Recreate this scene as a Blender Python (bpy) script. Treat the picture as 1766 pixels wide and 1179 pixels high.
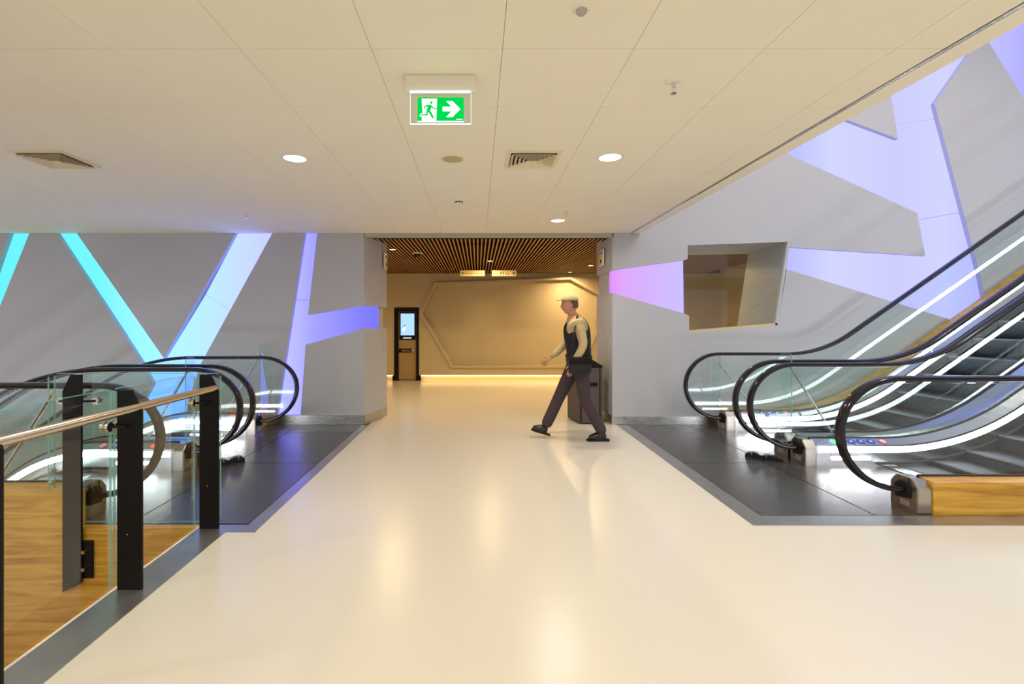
import bpy, bmesh, math, random
from mathutils import Vector, Matrix
from mathutils.geometry import tessellate_polygon
random.seed(4)
C = bpy.context.scene.collection
SC = bpy.context.scene
PI = math.pi
for o in list(bpy.data.objects): bpy.data.objects.remove(o)

# ------------------------------------------------------------------ camera, world, exposure
F = 835.0; PX0 = 824.0; PY0 = 556.0; EYE = 1.43
cam_d = bpy.data.cameras.new('camera'); cam = bpy.data.objects.new('camera', cam_d); C.objects.link(cam)
cam.location = (0, 0, EYE); cam.rotation_euler = (PI/2, 0, 0)
cam_d.sensor_width = 36; cam_d.lens = F/1766*36
cam_d.shift_x = (883-PX0)/1766; cam_d.shift_y = -(589.5-PY0)/1766
cam_d.clip_start = .05; cam_d.clip_end = 100
SC.camera = cam
SC.view_settings.view_transform = 'Standard'; SC.view_settings.look = 'None'
SC.view_settings.gamma = 1; SC.view_settings.use_curve_mapping = False
SC.view_settings.exposure = 0.25
SC.cycles.transparent_max_bounces = 40
w = bpy.data.worlds.new('world'); SC.world = w; w.use_nodes = True
w.node_tree.nodes['Background'].inputs[0].default_value = (.80, .80, .86, 1)
w.node_tree.nodes['Background'].inputs[1].default_value = .85
LAMP_W = 13.5      # watts of one ceiling downlight
LAMP_C = (1.0, .92, .79)
AMBER = (1.0, .69, .36)

# ------------------------------------------------------------------ materials
def nt(name):
    m = bpy.data.materials.new(name); m.use_nodes = True
    return m, m.node_tree, m.node_tree.nodes['Principled BSDF']
def srgb(r, g, b):
    f = lambda c: ((c/255+.055)/1.055)**2.4 if c/255 > .04045 else c/255/12.92
    return (f(r), f(g), f(b), 1)
def mat(name, col, rough=.5, metal=0, noise=0, scale=8, bump=0, bscale=60, stretch=(1, 1, 1), coat=0, spec=.5):
    m, t, p = nt(name); N = t.nodes; L = t.links
    p.inputs['Base Color'].default_value = col; p.inputs['Roughness'].default_value = rough
    p.inputs['Metallic'].default_value = metal; p.inputs['Coat Weight'].default_value = coat
    p.inputs['Coat Roughness'].default_value = .08; p.inputs['Specular IOR Level'].default_value = spec
    tc = N.new('ShaderNodeTexCoord'); mp = N.new('ShaderNodeMapping'); mp.inputs['Scale'].default_value = stretch
    L.new(tc.outputs['Object'], mp.inputs[0])
    if noise:
        n = N.new('ShaderNodeTexNoise'); n.inputs['Scale'].default_value = scale; n.inputs['Detail'].default_value = 5
        L.new(mp.outputs[0], n.inputs['Vector'])
        mx = N.new('ShaderNodeMix'); mx.data_type = 'RGBA'
        mx.inputs[6].default_value = [c*(1-noise) for c in col[:3]]+[1]
        mx.inputs[7].default_value = [min(1, c*(1+noise)) for c in col[:3]]+[1]
        L.new(n.outputs[0], mx.inputs[0]); L.new(mx.outputs[2], p.inputs['Base Color'])
        mr = N.new('ShaderNodeMapRange'); mr.inputs[3].default_value = rough*.8; mr.inputs[4].default_value = min(1, rough*1.2)
        L.new(n.outputs[0], mr.inputs[0]); L.new(mr.outputs[0], p.inputs['Roughness'])
    if bump:
        n2 = N.new('ShaderNodeTexNoise'); n2.inputs['Scale'].default_value = bscale; n2.inputs['Detail'].default_value = 3
        L.new(mp.outputs[0], n2.inputs['Vector'])
        b = N.new('ShaderNodeBump'); b.inputs['Strength'].default_value = bump; b.inputs['Distance'].default_value = .01
        L.new(n2.outputs[0], b.inputs['Height']); L.new(b.outputs[0], p.inputs['Normal'])
    return m
def emit(name, col, s):
    m = bpy.data.materials.new(name); m.use_nodes = True; t = m.node_tree; t.nodes.clear()
    e = t.nodes.new('ShaderNodeEmission'); o = t.nodes.new('ShaderNodeOutputMaterial')
    e.inputs[0].default_value = (*col[:3], 1); e.inputs[1].default_value = s; t.links.new(e.outputs[0], o.inputs[0]); return m
def ramp_emit(name, axis, stops, s):
    """backlit panel: colour runs along an axis of the wall, as its LED modules do"""
    m = bpy.data.materials.new(name); m.use_nodes = True; t = m.node_tree; t.nodes.clear(); N = t.nodes; L = t.links
    g = N.new('ShaderNodeNewGeometry'); sp = N.new('ShaderNodeSeparateXYZ'); L.new(g.outputs['Position'], sp.inputs[0])
    mr = N.new('ShaderNodeMapRange'); lo, hi = stops[0][0], stops[-1][0]
    mr.inputs[1].default_value = lo; mr.inputs[2].default_value = hi; L.new(sp.outputs[axis], mr.inputs[0])
    r = N.new('ShaderNodeValToRGB'); L.new(mr.outputs[0], r.inputs[0]); el = r.color_ramp.elements
    while len(el) < len(stops): el.new(.5)
    for e, (p, c) in zip(el, stops): e.position = (p-lo)/(hi-lo); e.color = (*c[:3], 1)
    e = N.new('ShaderNodeEmission'); o = N.new('ShaderNodeOutputMaterial'); e.inputs[1].default_value = s
    L.new(r.outputs[0], e.inputs[0]); L.new(e.outputs[0], o.inputs[0]); return m
def glass(name, tint, ior=1.5, refl=1.0):
    m = bpy.data.materials.new(name); m.use_nodes = True; t = m.node_tree; t.nodes.clear(); N = t.nodes; L = t.links
    tr = N.new('ShaderNodeBsdfTransparent'); tr.inputs[0].default_value = (*tint, 1)
    gl = N.new('ShaderNodeBsdfGlossy'); gl.inputs['Roughness'].default_value = 0.0; gl.inputs[0].default_value = (refl, refl, refl, 1)
    fr = N.new('ShaderNodeFresnel'); fr.inputs[0].default_value = ior
    mx = N.new('ShaderNodeMixShader'); o = N.new('ShaderNodeOutputMaterial')
    g_ = N.new('ShaderNodeNewGeometry'); iv = N.new('ShaderNodeMath'); iv.operation = 'SUBTRACT'; iv.inputs[0].default_value = 1.0
    L.new(g_.outputs['Backfacing'], iv.inputs[1]); ml = N.new('ShaderNodeMath'); ml.operation = 'MULTIPLY'   # one lumped reflection per sheet
    L.new(fr.outputs[0], ml.inputs[0]); L.new(iv.outputs[0], ml.inputs[1]); m2 = N.new('ShaderNodeMath'); m2.operation = 'MULTIPLY'; m2.inputs[1].default_value = 1.8; m2.use_clamp = True
    L.new(ml.outputs[0], m2.inputs[0])
    L.new(m2.outputs[0], mx.inputs[0]); L.new(tr.outputs[0], mx.inputs[1]); L.new(gl.outputs[0], mx.inputs[2]); L.new(mx.outputs[0], o.inputs[0])
    return m
def oak(name, along):
    m, t, p = nt(name); N = t.nodes; L = t.links
    tc = N.new('ShaderNodeTexCoord'); mp = N.new('ShaderNodeMapping'); mp.inputs['Scale'].default_value = (1.1, 14, 14) if along == 'x' else (14, 1.1, 14)
    L.new(tc.outputs['Object'], mp.inputs[0])
    n = N.new('ShaderNodeTexNoise'); n.inputs['Scale'].default_value = 1.3; n.inputs['Detail'].default_value = 9; n.inputs['Distortion'].default_value = 1.2
    L.new(mp.outputs[0], n.inputs['Vector'])
    r = N.new('ShaderNodeValToRGB'); el = r.color_ramp.elements
    el[0].position = .3; el[0].color = srgb(178, 122, 28); el[1].position = .66; el[1].color = srgb(230, 182, 78)
    e = el.new(.48); e.color = srgb(210, 158, 54)
    L.new(n.outputs[0], r.inputs[0]); L.new(r.outputs[0], p.inputs['Base Color'])
    p.inputs['Roughness'].default_value = .42
    b = N.new('ShaderNodeBump'); b.inputs['Strength'].default_value = .06; b.inputs['Distance'].default_value = .004
    L.new(n.outputs[0], b.inputs['Height']); L.new(b.outputs[0], p.inputs['Normal'])
    return m
def ribbed(name, col, axis, pitch, rough=.35, metal=.9, depth=.5):
    m, t, p = nt(name); N = t.nodes; L = t.links
    p.inputs['Metallic'].default_value = metal; p.inputs['Roughness'].default_value = rough
    tc = N.new('ShaderNodeTexCoord'); wv = N.new('ShaderNodeTexWave'); wv.bands_direction = axis; wv.inputs['Scale'].default_value = PI/10/pitch
    wv.inputs['Distortion'].default_value = .0
    L.new(tc.outputs['Object'], wv.inputs['Vector'])
    b = N.new('ShaderNodeBump'); b.inputs['Strength'].default_value = depth; b.inputs['Distance'].default_value = .003
    L.new(wv.outputs['Fac'], b.inputs['Height']); L.new(b.outputs[0], p.inputs['Normal'])
    n = N.new('ShaderNodeTexNoise'); n.inputs['Scale'].default_value = 9; n.inputs['Detail'].default_value = 8; L.new(tc.outputs['Object'], n.inputs['Vector'])
    mx = N.new('ShaderNodeMix'); mx.data_type = 'RGBA'; mx.inputs[6].default_value = [c*.8 for c in col[:3]]+[1]; mx.inputs[7].default_value = [c*1.2 for c in col[:3]]+[1]
    L.new(n.outputs[0], mx.inputs[0]); L.new(mx.outputs[2], p.inputs['Base Color'])
    return m

M = {}
M['floor'] = mat('cream_poured_floor', srgb(214, 208, 192), .28)
M['tile'] = mat('ceiling_tile_paint', srgb(243, 237, 216), .75, 0, .02, 3)
M['wall'] = mat('grey_wall_paint', srgb(184, 184, 190), .5, 0, .03, 2, .03, 120)
M['wallb'] = mat('corridor_wall_paint', srgb(205, 190, 150), .6, 0, .03, 2)
M['bulk'] = mat('bulkhead_paint', srgb(175, 172, 160), .6)
M['steel'] = mat('brushed_stainless', (.56, .55, .54, 1), .26, 1, .08, 6, .04, 30, (1, 1, 40))
M['steelx'] = mat('brushed_stainless_panel', (.60, .60, .61, 1), .22, 1, .06, 5, .03, 30, (1, 30, 30))
M['kerb'] = mat('worn_steel_kerb', (.46, .45, .44, 1), .30, .85, .25, 4, .05, 60)
M['chrome'] = mat('polished_chrome', (.78, .76, .70, 1), .10, 1)
M['cap'] = mat('satin_newel_cap', (.50, .46, .40, 1), .20, 1, .05, 10)
M['plate'] = ribbed('ribbed_floor_plate', (.15, .135, .13, 1), 'Y', .012, .27, .75, .12)
M['step'] = ribbed('grooved_step_metal', (.055, .062, .075, 1), 'Y', .012, .38, .85, .6)
M['rubber'] = mat('black_handrail_rubber', (.010, .008, .009, 1), .16, 0, spec=.4)
M['black'] = mat('black_painted_steel', (.005, .004, .004, 1), .45, 0, spec=.2)
M['dark'] = mat('dark_void', (.006, .004, .003, 1), .8)
M['shade_gasket'] = mat('skirt_shade', (.02, .02, .022, 1), .7)  # near-black, for the contact-shade strip and the glass gaskets
M['oak'] = oak('oak_veneer', 'x')
M['slat'] = mat('timber_slat', srgb(196, 140, 62), .5, 0, .15, 12, 0, 1, (10, 1, 10))
M['slatside'] = mat('dark_slat_side', srgb(62, 34, 16), .7)  # darker brown for every slat face but the underside
M['glass'] = glass('balustrade_glass', (.925, .962, .952), 1.45)
M['glassr'] = glass('railing_glass', (.93, .97, .96), 1.4)
M['glasse'] = mat('green_glass_edge', srgb(120, 200, 188), .15)
t_ = M['glasse'].node_tree; tb_ = t_.nodes.new('ShaderNodeBsdfTransparent'); mb_ = t_.nodes.new('ShaderNodeMixShader'); mb_.inputs[0].default_value = .5
t_.links.new(tb_.outputs[0], mb_.inputs[1]); t_.links.new(t_.nodes['Principled BSDF'].outputs[0], mb_.inputs[2]); t_.links.new(mb_.outputs[0], t_.nodes['Material Output'].inputs[0])
M['warmsteel'] = mat('warm_brushed_rail_steel', (.66, .57, .43, 1), .24, 1, .06, 6, .03, 30, (40, 1, 40))
M['white'] = mat('white_plastic', srgb(238, 232, 215), .4)
M['grille'] = mat('speaker_grille', srgb(190, 178, 130), .8)
M['vent'] = mat('vent_louvre_enamel', srgb(235, 222, 190), .4)
M['signw'] = mat('sign_cream', srgb(232, 214, 150), .5)
M['ink'] = mat('sign_ink', (.01, .008, .006, 1), .6)
M['red'] = mat('sign_red', srgb(150, 40, 30), .5)
M['blue_ic'] = mat('blue_pictogram', srgb(25, 60, 200), .4)
M['red_ic'] = mat('red_pictogram', srgb(225, 60, 60), .4)
M['white_ic'] = mat('white_pictogram', srgb(240, 240, 250), .4)
M['led'] = emit('white_led_strip', (.93, .95, 1.0), 13.0)
M['lens'] = emit('lamp_lens', (1.0, .93, .80), 6)
M['amberlens'] = emit('amber_lamp_lens', (1.0, .70, .30), 9)
M['amberled'] = emit('amber_led_strip', (1.0, .66, .24), 8)
M['green_led'] = emit('green_direction_light', (.1, 1.0, .25), 2.5)
M['red_led'] = emit('red_direction_light', (1.0, .05, .03), 3)
M['exitg'] = emit('exit_sign_green', srgb(0, 205, 75), 1.0)
M['exitw'] = emit('exit_sign_white', (1, 1, 1), 1.15)
M['poster'] = emit('backlit_poster', srgb(165, 205, 240), 1.1)
M['speaker'] = mat('dark_grey_cabinet', srgb(84, 70, 66), .5, 0, .08, 30)
M['badge'] = mat('silver_badge', srgb(190, 175, 160), .3, .6)
M['skin'] = mat('skin', srgb(196, 140, 110), .5)
M['shirt'] = mat('beige_shirt', srgb(196, 176, 128), .8, 0, .08, 20)
M['vest'] = mat('black_vest', (.012, .012, .014, 1), .8)
M['trouser'] = mat('dark_purple_grey_trousers', srgb(66, 52, 58), .85, 0, .1, 18)
M['shoe'] = mat('black_shoe_leather', (.012, .010, .010, 1), .3)
M['hair'] = mat('grey_brown_hair', srgb(95, 78, 60), .8)
M['capc'] = mat('pale_cap_cloth', srgb(190, 168, 120), .8)
M['doorleaf'] = mat('door_leaf_paint', srgb(176, 148, 96), .5)

# ------------------------------------------------------------------ helpers
def at(px, py, Y): return (px-PX0)*Y/F, EYE-(py-PY0)*Y/F     # photo pixel on the plane at depth Y -> X, z
def link(name, me, m=None, parent=None):
    o = bpy.data.objects.new(name, me); C.objects.link(o)
    if m is not None and me is not None: me.materials.append(m)
    if parent is not None: o.parent = parent
    return o
def obj(name, bm, m, parent=None, smooth=False):
    bmesh.ops.recalc_face_normals(bm, faces=bm.faces)
    me = bpy.data.meshes.new(name); bm.to_mesh(me); bm.free()
    if smooth:
        me.polygons.foreach_set('use_smooth', [True]*len(me.polygons))
        me.set_sharp_from_angle(angle=math.radians(40))
    return link(name, me, m, parent)
def thing(name, label, cat, loc=(0, 0, 0), group=None):
    o = bpy.data.objects.new(name, None); C.objects.link(o); o.location = loc; o.empty_display_size = .1
    o['label'] = label; o['category'] = cat
    if group: o['group'] = group
    return o
def tag(o, label, cat, group=None):
    o['label'] = label; o['category'] = cat
    if group: o['group'] = group
    return o
def struct(o): o['kind'] = 'structure'; return o
def box(bm, x0, x1, y0, y1, z0, z1, bev=0):
    r = bmesh.ops.create_cube(bm, size=1)
    vs = r['verts']
    for v in vs: v.co = Vector(((x0+x1)/2+v.co.x*(x1-x0), (y0+y1)/2+v.co.y*(y1-y0), (z0+z1)/2+v.co.z*(z1-z0)))
    if bev:
        es = list({e for v in vs for e in v.link_edges})
        bmesh.ops.bevel(bm, geom=es, offset=bev, segments=2, affect='EDGES', profile=.5)
    return bm
def bx(*a, **k): return box(bmesh.new(), *a, **k)
def prism(bm, outer, y0, y1, holes=(), axes='xz'):
    """outline in (a, b) extruded along the third axis"""
    def P(p, y): return Vector((p[0], y, p[1])) if axes == 'xz' else (Vector((y, p[0], p[1])) if axes == 'yz' else Vector((p[0], p[1], y)))
    loops = [outer]+list(holes)
    flat = [p for l in loops for p in l]
    va = [bm.verts.new(P(p, y0)) for p in flat]; vb = [bm.verts.new(P(p, y1)) for p in flat]
    if not holes:
        bm.faces.new(va); bm.faces.new(vb[::-1])
    else:
        for t in tessellate_polygon([[Vector((p[0], p[1], 0)) for p in l] for l in loops]):
            bm.faces.new([va[i] for i in t]); bm.faces.new([vb[i] for i in reversed(t)])
    k = 0
    for l in loops:
        n = len(l)
        for i in range(n):
            a, b = k+i, k+(i+1) % n
            bm.faces.new((va[a], va[b], vb[b], vb[a]))
        k += n
    return bm
def pz(*a, **k): return prism(bmesh.new(), *a, **k)
def cyl(bm, p, q, r, n=20, r2=None):
    p = Vector(p); q = Vector(q); d = q-p
    g = bmesh.ops.create_cone(bm, cap_ends=True, segments=n, radius1=r, radius2=r if r2 is None else r2, depth=d.length)
    R = d.to_track_quat('Z', 'Y').to_matrix().to_4x4()
    bmesh.ops.transform(bm, matrix=Matrix.Translation((p+q)/2) @ R, verts=g['verts'])
    return bm
def cy(*a, **k): return cyl(bmesh.new(), *a, **k)
def lathe(bm, prof, c, n=32):
    """profile [(r, z)] turned about the vertical through c"""
    rings = []
    for r, z in prof:
        if r < 1e-5: rings.append([bm.verts.new((c[0], c[1], c[2]+z))])
        else: rings.append([bm.verts.new((c[0]+r*math.cos(2*PI*i/n), c[1]+r*math.sin(2*PI*i/n), c[2]+z)) for i in range(n)])
    for a, b in zip(rings, rings[1:]):
        for i in range(n):
            j = (i+1) % n
            if len(a) == 1 and len(b) == 1: continue
            if len(a) == 1: bm.faces.new((a[0], b[i], b[j]))
            elif len(b) == 1: bm.faces.new((a[i], a[j], b[0]))
            else: bm.faces.new((a[i], a[j], b[j], b[i]))
    return bm
def lz(*a, **k): return lathe(bmesh.new(), *a, **k)
def text(s, size, m, loc, rot, parent, name='lettering', ext=.001, align='LEFT'):
    cu = bpy.data.curves.new(name, 'FONT'); cu.body = s; cu.size = size; cu.extrude = ext; cu.align_x = align
    to = bpy.data.objects.new(name, cu); C.objects.link(to)
    me = bpy.data.meshes.new_from_object(to); bpy.data.objects.remove(to)
    o = link(name, me, m, parent); o.location = loc; o.rotation_euler = rot; return o
def clip(poly, a, b, c):   # keep the side a*x + b*z <= c
    out = []
    for i in range(len(poly)):
        p, q = poly[i], poly[(i+1) % len(poly)]
        dp, dq = a*p[0]+b*p[1]-c, a*q[0]+b*q[1]-c
        if dp <= 0: out.append(p)
        if (dp < 0 < dq) or (dq < 0 < dp):
            t = dp/(dp-dq); out.append((p[0]+t*(q[0]-p[0]), p[1]+t*(q[1]-p[1])))
    return out

# ------------------------------------------------------------------ the room shell
CEIL = 2.68; WY = 6.78
XL, XR = -9.0, 9.6; YB = -5.0
bm = bmesh.new()
for r in ((-1.52, 1.94, YB, 12.0), (XL, -1.52, YB, -.6), (-1.72, -1.52, -.6, 3.30), (1.94, XR, YB, 3.41),
          (-4.5, -1.52, 6.92, 12.2), (1.94, 6.0, 6.92, 12.2), (-1.52, 1.94, 12.0, 12.2)):
    box(bm, r[0], r[1], r[2], r[3], -.25, 0)
struct(obj('floor', bm, M['floor']))
# lower level seen through the stair void
struct(obj('floor_lower', bx(XL, -1.5, -1, 7.2, -4.3, -4.2), M['floor']))
fl = struct(obj('trim_1', bx(-1.94, -1.72, -.6, 3.37, -.25, .004), M['kerb']))
fl['label'] = 'worn steel kerb along the edge of the floor opening'
obj('nosing', bx(-1.952, -1.938, -.6, 3.37, -.25, .006), M['white'], fl)
# border strips of the escalator landings
s = struct(obj('trim_2', pz([(-1.52, 3.32), (-1.52, 6.74), (-1.62, 6.74), (-1.62, 3.42), (-1.90, 3.42), (-1.90, 3.375), (-1.72, 3.375), (-1.72, 3.30), (-1.54, 3.30)], -.2, .003, axes='xy'), M['kerb']))
s = struct(obj('trim_3', pz([(1.94, 3.41), (XR, 3.41), (XR, 3.575), (2.09, 3.575), (2.09, 6.74), (1.94, 6.74)], -.2, .003, axes='xy'), M['kerb']))

def landing(name, xs, ys, base):
    p = struct(obj(name, bx(*base, -.2, -.02), M['dark']))
    for i in range(len(xs)-1):
        for j in range(len(ys)-1):
            obj('floor_plate', bx(xs[i]+.005, xs[i+1]-.005, ys[j]+.006, ys[j+1]-.006, -.02, 0, bev=.0015), M['plate'], p)
landing('floor_landing_right', [2.095, 2.95, 4.02], [3.58, 4.94, 6.32, 6.76], (2.095, 4.02, 3.58, 6.76))
landing('floor_landing_left', [-3.62, -2.48, -1.625], [3.44, 4.94, 6.30, 6.76], (-3.62, -1.625, 3.44, 6.76))

# ceiling: slab, tiles, fascia of the escalator void
cs = struct(obj('ceiling', bx(XL, 2.13, YB, WY, CEIL+.02, CEIL+.25), M['tile']))
struct(obj('ceiling_rear_right', bx(2.13, XR, YB, .2, CEIL, CEIL+.25), M['tile']))
tile_me = {}
def tile(x0, x1, y0, y1):
    w_, d_ = round(x1-x0, 3), round(y1-y0, 3)
    k = (w_, d_)
    if k not in tile_me:
        b = bx(-w_/2+.0009, w_/2-.0009, -d_/2+.0009, d_/2-.0009, 0, .019, bev=.0008)
        me = bpy.data.meshes.new('ceiling_tile'); bmesh.ops.recalc_face_normals(b, faces=b.faces); b.to_mesh(me); b.free(); me.materials.append(M['tile']); tile_me[k] = me
    o = link('ceiling_tile', tile_me[k], None, cs); o.location = ((x0+x1)/2, (y0+y1)/2, CEIL)
ex = [.113+.6*k for k in range(-12, 4)]+[2.13]
ey = [1.61+.6*k for k in range(0, 9)]+[WY]
for i in range(len(ex)-1):
    for j in range(len(ey)-1): tile(ex[i], ex[i+1], ey[j], ey[j+1])
obj('ceiling_panel', bx(XL, 2.13, YB, 1.608, CEIL, CEIL+.019), M['tile'], cs)
struct(obj('trim_4', bx(2.133, 2.150, .2, WY, CEIL-.004, CEIL+.02), M['steel']))
struct(obj('trim_5', bx(2.150, 2.160, .2, WY, CEIL+.004, CEIL+.02), M['dark']))
struct(obj('trim_6', bx(2.160, 2.28, .2, WY-.002, CEIL-.002, CEIL+.45, bev=.003), M['tile']))

# ---- front wall at WY: proud grey panels with backlit channels between them
TH = .075; GY = WY+.06
def W(pts): return [at(x, y, WY) for x, y in pts]
ztop = CEIL; BOT = 733
def zlow(p): return p
wl = struct(obj('wall_front_left', bx(-9, -1.60, WY+.082, WY+.16, -4.2, ztop+.3), M['wall']))
wr = struct(obj('wall_front_right', pz([(1.90, 0), (4.9, 0), (9.6, 0), (9.6, 6.6), (1.90, 6.6)], WY+.082, WY+.16,
      holes=[[at(*p, WY) for p in ((1186, 423), (1186, 446), (1181, 448.5), (1182, 541), (1188.6, 544), (1188.6, 574), (1341, 560.7), (1363, 416.6))]]), M['wall']))
def wallpiece(pts, parent, name='wall_panel'):
    return obj(name, pz(W(pts), WY, WY+TH), M['wall'], parent)
Tp = 401.0; LOW = 1200
wallpiece([(-290, Tp), (17, Tp), (-92, 716), (-290, 1000)], wl)
wallpiece([(51, Tp), (98, Tp), (246, 626), (264, 661), (236, 716), (236, LOW), (-290, LOW), (-290, 1200), (-76, 716)], wl)
wallpiece([(131.6, Tp), (407, Tp), (283, 618)], wl)
wallpiece([(470, Tp), (526, Tp), (478, 716), (478, LOW), (322, LOW), (322, 716), (325, 690), (344, 631)], wl)
wallpiece([(547, Tp), (628, Tp), (628, 527), (531, 543)], wl)
wallpiece([(527, 594), (628, 566), (628, BOT), (517, BOT)], wl)
cy1 = (.10, .82, 1.0)
lc = ramp_emit('cyan_backlight', 0, [(-6.8, (.10, .62, .72)), (-5.4, (.12, .64, .80)), (-4.7, (.24, .66, 1.4)), (-4.2, (.31, .64, 2.0)), (-3.3, (.40, .50, 2.0)), (-2.8, (.40, .41, 1.8)), (-2.3, (.26, .25, 1.4)), (-1.5, (.14, .13, 1.3))], 1.25)
def lpanel(pts, parent, m): return obj('light_panel', pz(W(pts), GY, GY+.02), m, parent)
def band(quads, parent, m):
    for q in quads: lpanel(q, parent, m)
band([[(17, Tp), (51, Tp), (-76, 716), (-92, 716)]], wl, lc)
band([[(98, Tp), (131.6, Tp), (238.5, 563), (215.5, 578.5)], [(215.5, 579.5), (238.8, 564), (283, 618), (264, 661), (246, 626)]], wl, lc)
band([[(407, Tp), (470, Tp), (395, 535), (351, 507)], [(350.5, 508), (394.5, 536), (344, 631), (325, 690), (264, 661), (283, 618)],
      [(264, 662), (324.6, 691), (322, 716), (322, 1000), (236, 1000), (236, 716)]], wl, lc)
band([[(526, Tp), (547, Tp), (536.5, 516), (508.5, 516)], [(508.3, 517), (536.3, 517), (531, 543), (527, 594), (517, 716), (478, 716)],
      [(531.8, 543), (628, 527), (628, 566), (527.8, 594)]], wl, lc)
# right wall
wallpiece([(1056, 505), (1182, 541), (1188.6, 544), (1188.6, 574), (1341, 560.7), (1357, 464), (1640, 551), (1706, 551), (1706, 700), (1800, BOT), (1056, BOT)], wr)
wallpiece([(1056, -90), (1200, -90), (1200, 193), (1353, 262.6), (1582, 367), (1596, 441), (1362, 426), (1363, 416.6), (1186, 423), (1186, 446), (1181, 448.5), (1056, 466)], wr)
wallpiece([(1200, 110), (1459, 206), (1549, 239.5), (1537, 165), (1498, -80), (1200, -80)], wr)
wallpiece([(1696, 57), (2000, 547), (2000, BOT), (1800, BOT), (1706, 700), (1706, 551), (1690, 473), (1611.6, 178)], wr)
lr = ramp_emit('violet_backlight', 0, [(1.7, (.60, .13, .8)), (2.05, (.50, .27, .9)), (2.8, (.42, .35, 1.1)), (4.3, (.33, .34, 1.2)), (5.0, (.44, .46, 1.2)), (5.9, (.42, .42, 1.2)), (6.6, (.44, .45, 1.2)), (8, (.28, .27, 1.2))], 1.25)
band([[(1056, 466), (1181, 448.5), (1182, 541), (1056, 505)]], wr, lr)
band([[(1200, 110), (1412, 188.6), (1409, 288), (1353, 262.6), (1200, 193)], [(1413, 189), (1459, 206), (1548.5, 239.5), (1581.5, 367), (1410, 288.5)],
      [(1498, -80), (1611.6, 178), (1617.5, 201), (1544.6, 212), (1537, 165)], [(1499, -80), (1696, -80), (1696, 57), (1612, 177)],
      [(1696.5, -80), (2000, -80), (2000, 547), (1696.5, 57)], [(1549.2, 239.5), (1544.6, 213), (1617.9, 202), (1661, 364.5), (1583, 378), (1582.3, 367)],
      [(1596, 441), (1583, 379), (1661, 365.5), (1690, 473), (1706, 551), (1640, 551), (1412.5, 481), (1417.5, 429.7)], [(1362, 426), (1416.8, 429.6), (1411.8, 481), (1357, 464)]], wr, lr)

# baseboards
struct(obj('baseboard_left', bx(-3.6, -1.585, WY-.012, WY, 0, .135), M['steel']))
struct(obj('baseboard_right', bx(1.875, 4.3, WY-.012, WY, 0, .115), M['steel']))
# corridor mouth: return walls, chamfered
ztopc = 2.63
def quadwall(pts, z0, z1, th, nrm):
    """plan polyline pts swept up z0..z1, thickness th towards nrm"""
    bm = bmesh.new(); k = [(p[0]+nrm*th, p[1]+.02) for p in reversed(pts)]
    prism(bm, list(pts)+k, z0, z1, axes='xy'); return bm
LP = [(-1.59, 6.782), (-1.44, 7.24), (-1.41, 7.50)]
RP = [(1.885, 6.782), (1.83, 7.45)]
zl0, zl1 = at(0, 566, WY)[1], at(0, 527, WY)[1]
rl = struct(obj('wall_return_left', quadwall(LP, 0, zl0, .07, -1), M['wall']))
obj('wall_panel', quadwall(LP, zl1, ztop, .07, -1), M['wall'], rl)
LPi = [(-1.65, 6.80), (-1.49, 7.245), (-1.47, 7.49)]
obj('light_panel', quadwall(LPi[:2], zl0, zl1, .05, -1), lc, rl)
obj('wall_panel', quadwall(LPi[1:], zl0, zl1, .05, -1), M['wall'], rl)
zr0, zr1 = at(0, 505, WY)[1], at(0, 466, WY)[1]
rr = struct(obj('wall_return_right', quadwall(RP, 0, zr0, .06, 1), M['wall']))
obj('wall_panel', quadwall(RP, zr1, ztop, .06, 1), M['wall'], rr)
obj('light_panel', quadwall([(1.915, 6.80), (1.90, 6.98)], zr0, zr1, .05, 1), lr, rr)
obj('wall_panel', quadwall([(1.90, 6.99), (1.865, 7.44)], zr0, zr1, .05, 1), M['wall'], rr)
struct(obj('baseboard_return_left', quadwall([(p[0]+.008, p[1]-.006) for p in LP], 0, .13, .02, -1), M['kerb']))
struct(obj('baseboard_return_right', quadwall([(p[0]-.008, p[1]-.006) for p in RP], 0, .13, .02, 1), M['kerb']))
struct(obj('trim_7', bx(-1.60, 1.90, WY, WY+.10, ztopc, CEIL+.02), M['bulk']))
struct(obj('wall_lintel', bx(-1.60, 1.90, WY+.10, WY+.16, ztopc+.05, CEIL+.3), M['dark']))

# ---- corridor behind
CY = 11.94
struct(obj('ceiling_corridor', bx(-4.5, 6.0, WY+.17, CY+.3, 2.80, 2.85), M['dark']))
sg = struct(obj('ceiling_slats', bx(-4.4, 5.9, 8.0, 8.05, 2.70, 2.75), M['dark']))
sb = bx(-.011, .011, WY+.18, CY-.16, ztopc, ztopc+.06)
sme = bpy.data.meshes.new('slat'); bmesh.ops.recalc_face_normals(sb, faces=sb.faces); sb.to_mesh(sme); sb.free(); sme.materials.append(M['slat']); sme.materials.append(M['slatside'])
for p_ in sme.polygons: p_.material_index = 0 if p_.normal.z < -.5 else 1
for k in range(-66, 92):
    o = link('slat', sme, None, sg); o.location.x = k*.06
struct(obj('trim_8', bx(-4.4, 5.9, CY-.15, CY, ztopc+.01, ztopc+.16), M['dark']))
hexo = [at(*p, CY) for p in ((729.5, 540), (754.6, 490.4), (982, 481.7), (1032, 508.6), (1028, 566), (1002, 629), (783, 629.5))]
dx0, dz0 = at(680, 655, CY); dx1, dz1 = at(722.5, 530, CY)
bw = struct(obj('wall_corridor', pz([(-4.5, .13), (dx0, .13), (dx0, dz1), (dx1, dz1), (dx1, .13), (6.0, .13), (6.0, 2.85), (-4.5, 2.85)], CY, CY+.08, holes=[hexo]), M['wallb']))
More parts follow.
